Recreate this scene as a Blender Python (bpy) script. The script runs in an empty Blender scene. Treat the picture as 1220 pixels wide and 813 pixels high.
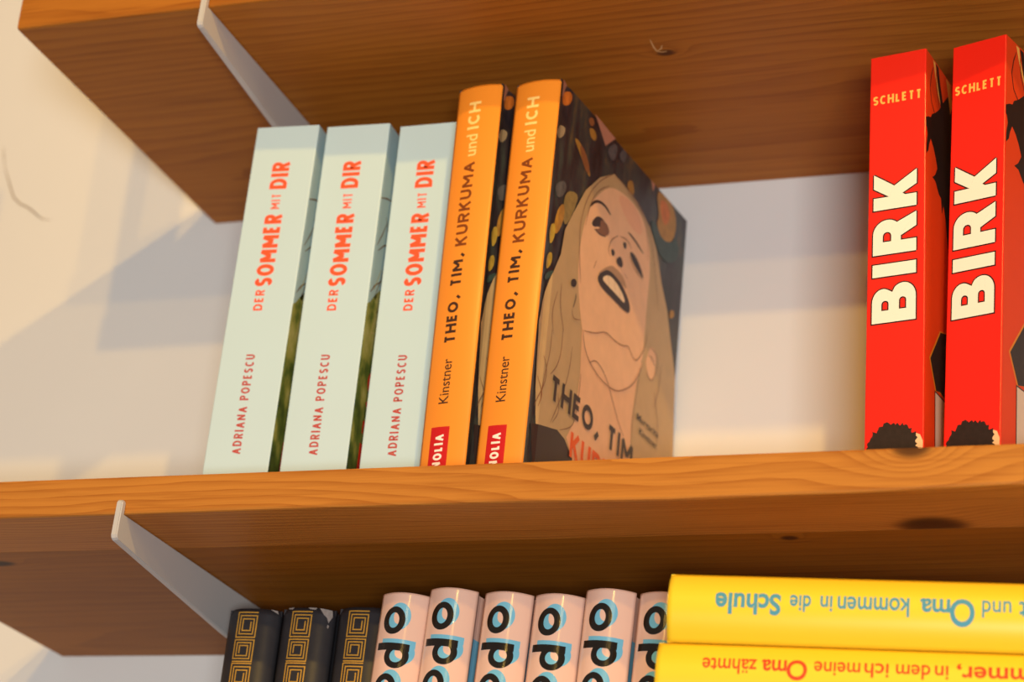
import bpy, bmesh, math, random
from mathutils import Vector, Matrix

# ------------------------------------------------------------------ camera
S = bpy.context.scene
COL = S.collection
CAM = dict(f=2757.98, c=(0.5206, -0.8263, -0.3191), yaw=0.3797, pitch=0.3970, roll=0.0965)
def make_camera():
    y, p, r = CAM['yaw'], CAM['pitch'], CAM['roll']
    f = Vector((-math.sin(y)*math.cos(p), math.cos(y)*math.cos(p), math.sin(p)))
    a = Vector((math.cos(y), math.sin(y), 0)); u = a.cross(f)
    right = a*math.cos(r) + u*math.sin(r); up = -a*math.sin(r) + u*math.cos(r)
    cd = bpy.data.cameras.new('camera'); co = bpy.data.objects.new('camera', cd); COL.objects.link(co)
    M = Matrix((right, up, -f)).transposed().to_4x4(); M.translation = Vector(CAM['c'])
    co.matrix_world = M
    cd.sensor_width = 36; cd.lens = CAM['f']/1220*36; cd.clip_start = 0.01
    cd.dof.use_dof = True; cd.dof.focus_distance = 0.985; cd.dof.aperture_fstop = 9.5
    S.camera = co
make_camera()

# ------------------------------------------------------------------ world, lamps, exposure
S.view_settings.view_transform = 'Standard'; S.view_settings.look = 'None'
S.view_settings.gamma = 1.0; S.view_settings.use_curve_mapping = False
S.view_settings.exposure = 0.0
W = bpy.data.worlds.new('room_air'); S.world = W; W.use_nodes = True
W.node_tree.nodes['Background'].inputs[0].default_value = (0.95, 0.72, 0.56, 1)
W.node_tree.nodes['Background'].inputs[1].default_value = 0.25
def spot(name, loc, target, power, col, radius=0.012, size=1.25):
    l = bpy.data.lights.new(name, 'SPOT'); l.energy = power; l.color = col
    l.shadow_soft_size = radius; l.spot_size = size; l.spot_blend = 0.5
    o = bpy.data.objects.new(name, l); COL.objects.link(o); o.location = loc
    o.rotation_euler = (Vector(target)-Vector(loc)).to_track_quat('-Z', 'Y').to_euler()
WARM = (1.0, 0.61, 0.13)
spot('ceiling_spotlight', (0.58, -0.707, 0.69), (0.1, 0.2, 0.05), 19, WARM, 0.012)
spot('ceiling_spotlight', (0.30, -1.31, 0.69), (0.1, 0.2, 0.05), 22, WARM, 0.016)
spot('ceiling_spotlight', (0.80, -2.16, 0.69), (0.1, 0.2, 0.05), 25, WARM, 0.022)
def area(name, loc, target, power, col, sx, sy):
    l = bpy.data.lights.new(name, 'AREA'); l.energy = power; l.color = col; l.shape = 'RECTANGLE'; l.size = sx; l.size_y = sy
    o = bpy.data.objects.new(name, l); COL.objects.link(o); o.location = loc
    o.rotation_euler = (Vector(target)-Vector(loc)).to_track_quat('-Z', 'Y').to_euler()
area('window_daylight', (1.08, -2.10, -0.78), (0.1, 0.2, 0.1), 45, (0.82, 0.89, 0.92), 0.5, 0.3)

# ------------------------------------------------------------------ helpers
def lin(c):
    return tuple((v/255/12.92 if v/255 <= 0.04045 else ((v/255+0.055)/1.055)**2.4) for v in c) + (1,)
def mat(name, rgb, rough=0.6, spec=0.3, noise=0.0, nscale=60, metal=0.0, coat=0.0):
    m = bpy.data.materials.new(name); m.use_nodes = True; nt = m.node_tree; b = nt.nodes['Principled BSDF']
    b.inputs['Roughness'].default_value = rough; b.inputs['Specular IOR Level'].default_value = spec
    b.inputs['Metallic'].default_value = metal; b.inputs['Coat Weight'].default_value = coat; b.inputs['Coat Roughness'].default_value = 0.08
    c = lin(rgb)
    if noise > 0:
        tc = nt.nodes.new('ShaderNodeTexCoord'); n = nt.nodes.new('ShaderNodeTexNoise'); n.inputs['Scale'].default_value = nscale; n.inputs['Detail'].default_value = 4
        mx = nt.nodes.new('ShaderNodeMix'); mx.data_type = 'RGBA'
        mx.inputs[6].default_value = tuple(v*(1-noise) for v in c[:3])+(1,); mx.inputs[7].default_value = tuple(min(1, v*(1+noise)) for v in c[:3])+(1,)
        nt.links.new(tc.outputs['Object'], n.inputs['Vector']); nt.links.new(n.outputs['Fac'], mx.inputs[0]); nt.links.new(mx.outputs[2], b.inputs['Base Color'])
    else: b.inputs['Base Color'].default_value = c
    return m
def tag(o, label=None, cat=None, group=None, kind=None):
    if label: o['label'] = label
    if cat: o['category'] = cat
    if group: o['group'] = group
    if kind: o['kind'] = kind
    return o
def mesh_obj(name, verts, faces, m, parent=None, smooth=False):
    me = bpy.data.meshes.new(name); me.from_pydata([tuple(v) for v in verts], [], faces); me.update()
    if m: me.materials.append(m)
    if smooth:
        for p in me.polygons: p.use_smooth = True
    o = bpy.data.objects.new(name, me); COL.objects.link(o)
    if parent: o.parent = parent
    return o
def bm_obj(name, bm, m, parent=None, smooth=False):
    me = bpy.data.meshes.new(name); bmesh.ops.recalc_face_normals(bm, faces=bm.faces); bm.to_mesh(me); bm.free()
    me.materials.append(m)
    if smooth:
        for p in me.polygons: p.use_smooth = True
    o = bpy.data.objects.new(name, me); COL.objects.link(o)
    if parent: o.parent = parent
    return o
def empty(name, loc, rot=(0, 0, 0)):
    o = bpy.data.objects.new(name, None); COL.objects.link(o); o.location = loc; o.rotation_euler = rot
    o.empty_display_size = 0.02
    return o
def box(name, lo, hi, m, parent=None, bevel=0.0):
    bm = bmesh.new(); bmesh.ops.create_cube(bm, size=1)
    for v in bm.verts: v.co = Vector([(lo[i]+hi[i])/2 + v.co[i]*(hi[i]-lo[i]) for i in range(3)])
    if bevel: bmesh.ops.bevel(bm, geom=bm.edges[:], offset=bevel, segments=2, affect='EDGES')
    return bm_obj(name, bm, m, parent)

# node shorthand
class NT:
    def __init__(s, m): s.t = m.node_tree; s.b = s.t.nodes['Principled BSDF']
    def math(s, op, a, b=None, c=None):
        n = s.t.nodes.new('ShaderNodeMath'); n.operation = op
        for i, v in enumerate((a, b, c)):
            if v is None: continue
            if isinstance(v, (int, float)): n.inputs[i].default_value = v
            else: s.t.links.new(v, n.inputs[i])
        return n.outputs[0]
    def noise(s, vec, scale, detail=4, rough=0.5):
        n = s.t.nodes.new('ShaderNodeTexNoise'); n.inputs['Scale'].default_value = scale; n.inputs['Detail'].default_value = detail; n.inputs['Roughness'].default_value = rough
        s.t.links.new(vec, n.inputs['Vector']); return n.outputs['Fac']
    def mapping(s, vec, scale=(1, 1, 1), loc=(0, 0, 0)):
        n = s.t.nodes.new('ShaderNodeMapping'); n.inputs['Scale'].default_value = scale; n.inputs['Location'].default_value = loc
        s.t.links.new(vec, n.inputs['Vector']); return n.outputs[0]
    def ramp(s, fac, stops):
        n = s.t.nodes.new('ShaderNodeValToRGB'); e = n.color_ramp.elements
        while len(e) < len(stops): e.new(0.5)
        for i, (p, c) in enumerate(stops): e[i].position = p; e[i].color = lin(c)
        s.t.links.new(fac, n.inputs[0]); return n.outputs[0]
    def mix(s, fac, a, b, mode='MIX'):
        n = s.t.nodes.new('ShaderNodeMix'); n.data_type = 'RGBA'; n.blend_type = mode
        for i, v in ((0, fac), (6, a), (7, b)):
            if isinstance(v, (int, float)): n.inputs[i].default_value = v
            elif isinstance(v, tuple): n.inputs[i].default_value = lin(v)
            else: s.t.links.new(v, n.inputs[i])
        return n.outputs[2]
    def bump(s, h, strength, dist):
        n = s.t.nodes.new('ShaderNodeBump'); n.inputs['Strength'].default_value = strength; n.inputs['Distance'].default_value = dist
        s.t.links.new(h, n.inputs['Height']); s.t.links.new(n.outputs[0], s.b.inputs['Normal'])
def wood(name, pith, knots, tone=(196, 128, 66), dark=(150, 84, 34), seed=0.0, spacing=0.0042, contrast=0.8):
    m = bpy.data.materials.new(name); m.use_nodes = True; g = NT(m)
    tc = g.t.nodes.new('ShaderNodeTexCoord').outputs['Object']
    sx = g.t.nodes.new('ShaderNodeSeparateXYZ'); g.t.links.new(tc, sx.inputs[0]); x, y, z = sx.outputs
    low = g.noise(g.mapping(tc, (2.2, 9, 9), (seed, seed, 0)), 1.0, 3)
    mid = g.noise(g.mapping(tc, (9, 40, 40), (seed, 0, seed)), 1.0, 3)
    dy = g.math('SUBTRACT', y, pith[0]); dz = g.math('SUBTRACT', z, pith[1])
    d = g.math('SQRT', g.math('ADD', g.math('MULTIPLY', dy, dy), g.math('MULTIPLY', dz, dz)))
    d = g.math('ADD', d, g.math('MULTIPLY', g.math('SUBTRACT', low, 0.5), 0.035))
    d = g.math('ADD', d, g.math('MULTIPLY', g.math('SUBTRACT', mid, 0.5), 0.0055))
    kmask = None; kedge = None
    for kx, ky, kz, rx, ry, rz in knots:
        q = None
        for v, k, r in ((x, kx, rx), (y, ky, ry), (z, kz, rz)):
            t = g.math('DIVIDE', g.math('SUBTRACT', v, k), r); t = g.math('MULTIPLY', t, t); q = t if q is None else g.math('ADD', q, t)
        q = g.math('MULTIPLY', q, g.math('ADD', 0.6, g.math('MULTIPLY', mid, 0.8)))
        d = g.math('ADD', d, g.math('MULTIPLY', g.math('EXPONENT', g.math('MULTIPLY', q, -0.28)), 0.011))
        kk = g.math('EXPONENT', g.math('MULTIPLY', g.math('POWER', q, 3.0), -1.0))
        kmask = kk if kmask is None else g.math('MAXIMUM', kmask, kk)
    ring = g.math('FRACT', g.math('MULTIPLY', d, 1/spacing))
    ring = g.math('POWER', ring, 2.2)
    fib = g.noise(g.mapping(tc, (22, 900, 900)), 1.0, 4, 0.6)
    broad = g.noise(g.mapping(tc, (1.5, 14, 14), (seed+3, 0, 0)), 1.0, 2)
    base = g.mix(g.math('MULTIPLY', ring, contrast), tone, dark)
    hi = tuple(min(255, int(v*1.08)) for v in tone)
    base = g.mix(g.math('MINIMUM', g.math('MAXIMUM', g.math('MULTIPLY', g.math('SUBTRACT', fib, 0.42), 1.6), 0.0), 1.0), base, hi); fib2 = g.noise(g.mapping(tc, (14, 420, 420), (1, 2, 3)), 1.0, 3, 0.6)
    base = g.mix(g.math('MULTIPLY', g.math('MAXIMUM', g.math('SUBTRACT', fib2, 0.52), 0.0), 2.6), base, dark)
    base = g.mix(g.math('MULTIPLY', g.math('SUBTRACT', broad, 0.3), 0.7), base, tuple(int(v*0.93) for v in dark))
    if kmask is not None:
        kc = g.ramp(mid, [(0.4, (28, 15, 9)), (0.65, (84, 46, 22))])
        base = g.mix(g.math('MULTIPLY', kmask, 0.93), base, kc)
    g.t.links.new(base, g.b.inputs['Base Color'])
    g.b.inputs['Roughness'].default_value = 0.5; g.b.inputs['Specular IOR Level'].default_value = 0.15
    g.bump(g.math('ADD', g.math('MULTIPLY', ring, 0.5), fib), 0.12, 0.0006)
    return m

D = 0.2178; H = 0.2358; TH = 0.0174
# ------------------------------------------------------------------ the room
mw = bpy.data.materials.new('white_plaster'); mw.use_nodes = True; g = NT(mw)
tc = g.t.nodes.new('ShaderNodeTexCoord').outputs['Object']
n1 = g.noise(tc, 5, 4); n2 = g.noise(tc, 60, 5, 0.6)
g.t.links.new(g.mix(n1, (233, 228, 222), (224, 218, 212)), g.b.inputs['Base Color']); g.b.inputs['Roughness'].default_value = 0.85
g.b.inputs['Specular IOR Level'].default_value = 0.15; g.bump(g.math('ADD', n2, g.math('MULTIPLY', n1, 3.0)), 0.25, 0.0008)
bk = box('wall_back', (-1.8, D+0.0004, -1.6), (2.2, D+0.1, 1.1), mw); tag(bk, kind='structure')
mfl = wood('oak_floor', (0.0, -3.0), [], (150, 105, 70), (110, 72, 44), 9.0, 0.02)
fl = box('floor', (-1.8, -3.2, -1.7), (2.2, D+0.1, -1.6), mfl); tag(fl, kind='structure')
def ribbon(pts, w):
    """pts: list of 2D points, returns 2D verts and quads of a tapering ribbon"""
    v = []; f = []; n = len(pts)
    for i, p in enumerate(pts):
        a = Vector(pts[max(0, i-1)]); b = Vector(pts[min(n-1, i+1)]); t = b-a
        t = t.normalized() if t.length > 1e-9 else Vector((1, 0)); nn = Vector((-t.y, t.x))
        ww = w/2*(0.45 if i in (0, n-1) else 1.0); v += [Vector(p)+nn*ww, Vector(p)-nn*ww]
        if i: k = 2*i; f.append((k-2, k-1, k+1, k))
    return v, f
mcrack = mat('crack_grey', (150, 128, 104), 0.9)
for pts, w in (([(-.2320, .2845), (-.2259, .2717), (-.2221, .2642), (-.2165, .2593), (-.2109, .2566), (-.2049, .2522), (-.2004, .2484)], 0.0010), ([(-.2049, .2522), (-.1994, .2480), (-.1936, .2469)], 0.0006), ([(-.2320, .2845), (-.2345, .2930), (-.2360, .2990)], 0.0006)):
    v, f = ribbon(pts, w); mesh_obj('plaster_crack', [(a.x, D+0.0003, a.y) for a in v], f, mcrack, bk)

# ------------------------------------------------------------------ the shelves
def plank(name, x0, x1, y0, y1, z0, m, parent, zlow=None, nseg=60, r=0.0012):
    """board with a rounded front edge; zlow(x) shifts its lower front edge"""
    v = []; f = []
    prof = [(y1, TH), (y0+r, TH), (y0+0.3*r, TH-0.3*r), (y0, TH-r), (y0, r), (y0+0.3*r, 0.3*r), (y0+r, 0), (y0+0.012, 0), (y1, 0)] if r else [(y1, TH), (y0, TH), (y0, 0), (y1, 0)]
    K = len(prof)
    for i in range(nseg+1):
        x = x0+(x1-x0)*i/nseg; zz = zlow(x) if zlow else 0
        for j, (a, b) in enumerate(prof):
            low = zz if (r and j in (4, 5, 6)) else (zz*0.3 if (r and j == 7) else 0)
            v.append((x, a, z0+b+low))
        if i:
            for j in range(K):
                p = (i-1)*K; q = i*K; f.append((p+j, p+(j+1) % K, q+(j+1) % K, q+j))
    f.append(tuple(range(K))); f.append(tuple(range(nseg*K+K-1, nseg*K-1, -1)))
    return mesh_obj(name, v, f, m, parent)
def lowmid(x):
    pts = [(-.2, 0), (.05, 0), (.13, -.0002), (.2, .0006), (.2645, -.0003), (.31, .0003), (.36, -.0004), (.401, .0), (.6, 0)]
    pts = [(-.2, 0), (.127, .0002), (.19, .0003), (.2645, -.0010), (.33, -.0004), (.401, .0009), (.5, .0)]
    pts = [(a, -b) for a, b in pts]
    for (a, b), (c, e) in zip(pts, pts[1:]):
        if a <= x <= c:
            t = (x-a)/(c-a); t = t*t*(3-2*t); return -(b+(e-b)*t)*1.0
    return 0
w_up = wood('pine_upper', (0.16, 0.17), [(0.222, 0.082, 0.236, 0.005, 0.003, 0.01)], tone=(182, 112, 38), dark=(130, 66, 18), seed=2.0, spacing=0.0058, contrast=0.55)
w_mid = wood('pine_middle_front', (0.09, -0.055), [(0.3600, 0.0430, -0.019, 0.0155, 0.012, 0.0075), (0.3590, -0.002, 0.0, 0.0085, 0.006, 0.0050)], tone=(200, 130, 54), dark=(150, 80, 24), seed=5.0, spacing=0.0024, contrast=0.66)
w_mid2 = wood('pine_middle_back', (0.2, -0.13), [(-0.081, 0.062, -0.018, 0.009, 0.004, 0.006), (0.2995, 0.053, -0.018, 0.004, 0.003, 0.004)], tone=(162, 98, 28), dark=(114, 60, 14), seed=7.0, spacing=0.0058, contrast=0.4)
XU, XM = -0.0836, -0.1356; XR = 0.95
YJ = 0.0462
s = empty('wall_shelf', (0, 0, 0)); tag(s, 'solid pine shelf board across the middle, carrying the standing paperbacks and orange books', 'shelf')
plank('plank', XM, XR, 0, YJ, -TH, w_mid, s, lowmid)
plank('plank', XM, XR, YJ+0.0002, D, -TH, w_mid2, s, r=0)
s = empty('wall_shelf', (0, 0, 0)); tag(s, 'solid pine shelf board at the top, its left end and underside showing', 'shelf')
plank('plank', XU, XR, 0, D, H, w_up, s)
for pts in [[(0.218, 0.0688), (0.2178, 0.0758), (0.2182, 0.0798), (0.2204, 0.081), (0.2229, 0.0807)], [(0.2221, 0.075), (0.2208, 0.0779), (0.2182, 0.0798)]]:
    v, f = ribbon(pts, 0.0009); mesh_obj('wood_scar', [(a.x, a.y, H-0.00006) for a in v], f, mat('splintered_wood', (214, 170, 112), 0.8), s)
s = empty('wall_shelf', (0, 0, 0)); tag(s, 'lowest pine shelf board, under the black and pink book row', 'shelf')
plank('plank', XM, XR, 0, D, -H-2*TH, w_mid2, s)
ZB = -H-TH   # top of the lowest shelf

mbr = mat('painted_steel', (194, 188, 184), 0.45, 0.4)
def bracket(x, ztop, label):
    """flat steel bracket under a shelf, with a small lip hooked over the front edge"""
    o = empty('shelf_bracket', (x, 0, ztop)); tag(o, label, 'bracket', 'steel shelf brackets')
    P = [(-0.0003, -0.0002), (-0.0003, 0.0048), (-0.0010, 0.0056), (-0.0026, 0.0056), (-0.0034, 0.0048), (-0.0040, -0.0104), (-0.0034, -0.0118), (-0.0022, -0.0126),
         (0.104, -0.0222), (D-0.003, -0.0270), (D-0.003, -0.0002)]
    t = 0.0030; bm = bmesh.new()
    a = [bm.verts.new((0, y, z)) for y, z in P]; f = bm.faces.new(a)
    r = bmesh.ops.extrude_face_region(bm, geom=[f]); bmesh.ops.translate(bm, verts=[e for e in r['geom'] if isinstance(e, bmesh.types.BMVert)], vec=(t, 0, 0))
    bmesh.ops.bevel(bm, geom=[e for e in bm.edges if abs(e.verts[0].co.x-e.verts[1].co.x) < 1e-6], offset=0.0005, segments=2, affect='EDGES')
    b = bm_obj('support_plate', bm, mbr, o)
    box('wall_plate', (-0.008, D-0.0028, -0.075), (0.011, D+0.0002, -0.0003), mbr, o, 0.0006)
    return o
bracket(0.0172, -TH, 'white steel bracket hooked over the front edge of the middle shelf')
bracket(0.0182, H, 'white steel bracket under the top shelf, above the leftmost pale book')
for bx in (0.0172,): bracket(bx, -H-2*TH, 'white steel bracket under the lowest shelf')

# ------------------------------------------------------------------ lettering and printed shapes
def _arc(cx, cy, rx, ry, a0, a1, n=12):
    return [(cx+rx*math.cos(math.radians(a0+(a1-a0)*i/n)), cy+ry*math.sin(math.radians(a0+(a1-a0)*i/n))) for i in range(n+1)]
GLY = {'A': (.80, [[(0, 0), (.5, 1), (1, 0)], [(.2, .30), (.8, .30)]]),
 'B': (.68, [[(.55, .54), (0, .54), (0, 1), (.5, 1)]+_arc(.55, .77, .37, .23, 90, -90)[1:], [(0, .54), (0, 0), (.5, 0)]+_arc(.58, .27, .42, .27, -90, 90)[1:]]),
 'C': (.68, [_arc(.56, .5, .56, .5, 48, 312, 22)]), 'D': (.74, [[(0, .5), (0, 1), (.38, 1)]+_arc(.4, .5, .6, .5, 90, -90, 16)[1:]+[(0, 0), (0, .5)]]),
 'E': (.56, [[(1, 0), (0, 0), (0, 1), (1, 1)], [(0, .52), (.88, .52)]]), 'G': (.76, [_arc(.54, .5, .54, .5, 46, 350, 24)+[(.60, .44)]]),
 'H': (.72, [[(0, 0), (0, 1)], [(1, 0), (1, 1)], [(0, .52), (1, .52)]]), 'I': (0, [[(.5, 0), (.5, 1)]]),
 'K': (.68, [[(0, 0), (0, 1)], [(1, 1), (0, .40)], [(.34, .60), (1, 0)]]), 'L': (.54, [[(0, 1), (0, 0), (1, 0)]]),
 'M': (.90, [[(0, 0), (0, 1), (.5, .25), (1, 1), (1, 0)]]), 'N': (.74, [[(0, 0), (0, 1), (1, 0), (1, 1)]]),
 'O': (.82, [_arc(.5, .5, .5, .5, 90, 450, 28)]), 'P': (.64, [[(0, 0), (0, 1), (.5, 1)]+_arc(.6, .74, .4, .26, 90, -90)[1:]+[(0, .48)]]),
 'R': (.68, [[(0, 0), (0, 1), (.5, 1)]+_arc(.58, .74, .38, .26, 90, -90)[1:]+[(0, .48)], [(.48, .48), (1, 0)]]),
 'S': (.60, [_arc(.5, .75, .48, .25, 25, 230, 12)+[(.5, .5)]+_arc(.5, .25, .48, .25, 50, -155, 12)]),
 'T': (.64, [[(0, 1), (1, 1)], [(.5, 0), (.5, 1)]]), 'U': (.70, [[(0, 1), (0, .38)]+_arc(.5, .36, .5, .36, 180, 360, 14)+[(1, .38), (1, 1)]]), ',': (.42, [[(.95, .14), (.5, -.05), (0, -.24)]])}
def _stroke(pts, t, grow):
    P = [Vector(p) for p in pts]      # break the ribbon at acute corners so both legs keep their width
    for i in range(1, len(P)-1):
        a = P[i]-P[i-1]; b = P[i+1]-P[i]
        if a.length > 1e-6 and b.length > 1e-6 and a.normalized().dot(b.normalized()) < -0.25:
            v1, f1 = _stroke(pts[:i+1], t, grow); v2, f2 = _stroke(pts[i:], t, grow); n1 = len(v1)
            return v1+v2, f1+[tuple(k+n1 for k in q) for q in f2]
    n = len(pts); P = [Vector(p) for p in pts]; closed = (P[0]-P[-1]).length < 1e-6
    v = []; f = []; w = t/2+grow
    if not closed and grow:
        P[0] = P[0]-(P[1]-P[0]).normalized()*grow; P[-1] = P[-1]+(P[-1]-P[-2]).normalized()*grow
    for i in range(n):
        a = P[i]-P[i-1] if i else (P[0]-P[-2] if closed else P[1]-P[0])
        b = P[i+1]-P[i] if i < n-1 else (P[1]-P[0] if closed else P[-1]-P[-2])
        a = a.normalized() if a.length > 1e-9 else b.normalized(); b = b.normalized() if b.length > 1e-9 else a
        na = Vector((-a.y, a.x)); nb = Vector((-b.y, b.x)); m = na+nb; m = m.normalized() if m.length > 1e-6 else na
        k = min(1/max(m.dot(na), 0.2), 1.75); v += [P[i]+m*w*k, P[i]-m*w*k]
        if i: q = 2*i; f.append((q-2, q-1, q+1, q))
    return v, f
def stroke_text(txt, L, h, t, gap=0.16, grow=0.0, fit=None):
    """stroke lettering L mm long, h mm high, stroke t mm; returns verts in (reading, up) mm; fit lists (start, end) per letter"""
    ws = [(max(GLY[c][0]*h, t) if c != ' ' else 0.34*h) for c in txt]; g = gap*h
    fixed = sum(g for _ in txt[:-1]); k = (L-fixed)/sum(ws); x = 0; V = []; F = []
    for i, (c, w) in enumerate(zip(txt, ws)):
        w *= k; x0, x1 = fit[i] if fit else (x, x+w)
        if c != ' ':
            for st_ in GLY[c][1]:
                wv = max(x1-x0-t, 0)
                pts = [(x0+((x1-x0)/2 if wv == 0 else t/2+p[0]*wv), (0 if p[1] <= 0 else h if p[1] >= 1 else t/2+p[1]*(h-t)) if len(st_) == 2 and abs(p[0]-st_[0][0])+abs(p[0]-st_[1][0]) < 2 and st_[0][1] != st_[1][1] else t/2+p[1]*(h-t)) for p in st_]
                if len(st_) > 2 and c in 'AMNPRHU':      # open feet and heads reach the line
                    for e in (0, -1):
                        if st_[e][1] in (0, 1): pts[e] = (pts[e][0], 0 if st_[e][1] == 0 else h)
                a, b = _stroke(pts, t, grow); n = len(V); V += a; F += [tuple(j+n for j in q) for q in b]
        x += w+g
    return V, F
def up_caps(txt, s_base, s_cap, z0, z1, t, gap=0.16, grow=0.0, fit=None):
    V, F = stroke_text(txt, z1-z0, s_base-s_cap, t, gap, grow, fit)
    return [Vector((s_base-p.y, z0+p.x)) for p in V], F
def flat_caps(txt, x0, x1, zb, h, t, gap=0.16):
    V, F = stroke_text(txt, x1-x0, h, t, gap)
    return [Vector((x0+p.x, zb+p.y)) for p in V], F
_cache = {}
def glyphs(txt, weight):
    k = (txt, weight)
    if k not in _cache:
        c = bpy.data.curves.new('lettering', 'FONT'); c.body = txt; c.offset = weight; c.resolution_u = 5
        o = bpy.data.objects.new('lettering', c); COL.objects.link(o)
        dg = bpy.context.evaluated_depsgraph_get(); me = bpy.data.meshes.new_from_object(o.evaluated_get(dg))
        vs = [(v.co.x, v.co.y) for v in me.vertices]; fs = [tuple(p.vertices) for p in me.polygons]
        bpy.data.objects.remove(o); bpy.data.meshes.remove(me)
        _cache[k] = (vs, fs)
    return _cache[k]
CAPH = max(v[1] for v in glyphs('H', 0.0)[0])
def text2d(txt, O, U, V, weight=0.0, ref='H'):
    """affine placing: O baseline start, U vector for the whole width, V vector for cap height"""
    vs, fs = glyphs(txt, weight); vs0 = glyphs(txt, 0.0)[0]
    x0 = min(v[0] for v in vs0); x1 = max(v[0] for v in vs0)
    out = [((v[0]-x0)/(x1-x0), v[1]/CAPH) for v in vs]
    return [Vector((O[0]+U[0]*a+V[0]*b, O[1]+U[1]*a+V[1]*b)) for a, b in out], fs
def up_text(txt, s_base, s_cap, z0, z1, weight=0.0):      # reads bottom to top along a spine
    return text2d(txt, (s_base, z0), (0, z1-z0), (s_cap-s_base, 0), weight)
def join2d(parts):
    V = []; F = []
    for v, f in parts:
        n = len(V); V += list(v); F += [tuple(i+n for i in q) for q in f]
    return V, F
def print_on(name, vf, surf, m, parent, layer=1, cuts=None, label=None):
    """lay flat printed shapes (mm, surface coordinates) on a surface function"""
    v, f = vf
    jit = []; nv = []; nf = []
    for k, q in enumerate(f):          # every stroke piece a hair apart, so overlaps never share a plane
        nf.append(tuple(range(len(nv), len(nv)+len(q)))); nv += [v[i] for i in q]; jit += [(k % 7)*0.003]*len(q)
    v, f = nv, nf
    bm = bmesh.new(); bv = [bm.verts.new((p[0], p[1], j)) for p, j in zip(v, jit)]
    for q in f:
        try: bm.faces.new([bv[i] for i in q])
        except ValueError: pass
    if cuts:
        for c in cuts:
            bmesh.ops.bisect_plane(bm, geom=bm.verts[:]+bm.edges[:]+bm.faces[:], plane_co=(c, 0, 0), plane_no=(1, 0, 0))
    bmesh.ops.triangulate(bm, faces=bm.faces[:])
    for w in bm.verts: w.co = Vector(surf(w.co.x, w.co.y, layer*0.05+w.co.z))/1000
    me = bpy.data.meshes.new(name); bm.to_mesh(me); bm.free(); me.materials.append(m)
    o = bpy.data.objects.new(name, me); COL.objects.link(o); o.parent = parent
    if label: o['label'] = label
    return o
def soft(pts, closed=True, n=2):
    for _ in range(n):
        q = []; N = len(pts)
        for i in range(N if closed else N-1):
            a = pts[i]; b = pts[(i+1) % N]
            q += [(a[0]*.75+b[0]*.25, a[1]*.75+b[1]*.25), (a[0]*.25+b[0]*.75, a[1]*.25+b[1]*.75)]
        pts = q if closed else [pts[0]]+q[1:-1]+[pts[-1]]
    return pts
def poly2d(pts): return ([Vector(p) for p in pts], [tuple(range(len(pts)))])
def holed(outer, holes):
    from mathutils.geometry import tessellate_polygon
    loops = [[Vector((p[0], p[1], 0)) for p in l] for l in [outer]+holes]
    flat = [Vector((p.x, p.y)) for l in loops for p in l]
    return flat, [tuple(t) for t in tessellate_polygon(loops)]
def heavy_letter(ch):
    h = 19.4
    if ch == 'B': return [[(0, 0), (0, h), (8.6, h)]+_arc(9.6, 14.6, 6.2, 4.8, 88, -28, 10)+[(13.9, 10.4)]+_arc(11.2, 5.6, 6.6, 5.6, 42, -90, 12)], [[(5.6, 4.2), (5.6, 7.4), (9.4, 7.4)]+_arc(9.6, 5.8, 1.6, 1.6, 80, -80, 6)+[(9.4, 4.2)], [(5.6, 12.0), (5.6, 15.2), (8.4, 15.2)]+_arc(8.6, 13.6, 1.6, 1.6, 80, -80, 6)+[(8.4, 12.0)]]
    if ch == 'I': return [[(0, 0), (0, h), (5.9, h), (5.9, 0)]], []
    if ch == 'R': return [[(0, 0), (0, h), (9.0, h)]+_arc(9.8, 13.0, 6.7, 6.4, 88, -42, 12)+[(18.8, 0), (12.0, 0), (8.2, 6.9), (6.0, 6.9), (6.0, 0)]], [[(6.0, 11.2), (6.0, 15.0), (8.6, 15.0)]+_arc(8.8, 13.1, 1.9, 1.9, 80, -80, 6)+[(8.6, 11.2)]]
    return [[(0, 0), (0, h), (6.0, h), (6.0, 12.4), (10.6, h), (17.5, h), (11.0, 10.1), (17.7, 0), (10.6, 0), (6.9, 6.4), (6.0, 5.2), (6.0, 0)]], []
def heavy_word(s_base, starts, rim):
    parts = []
    for ch, z0 in zip('BIRK', starts):
        o_, hs = heavy_letter(ch)
        if rim:
            for l in o_+hs:
                l2 = l+[l[0]]; v, f = _stroke(l2, 1.15, 0); parts.append(([Vector((s_base-p.y, z0+p.x)) for p in v], f))
        else:
            v, f = holed(o_[0], hs); parts.append(([Vector((s_base-p.y, z0+p.x)) for p in v], f))
    return join2d(parts)
def ellipse_ring(cx, cy, rx, ry, t, n=36, a0=0, a1=2*math.pi):
    v = []; f = []
    for i in range(n+1):
        a = a0+(a1-a0)*i/n; c, s_ = math.cos(a), math.sin(a)
        v += [Vector((cx+rx*c, cy+ry*s_)), Vector((cx+(rx-t)*c, cy+(ry-t)*s_))]
        if i: k = 2*i; f.append((k-2, k-1, k+1, k))
    return v, f

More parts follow.
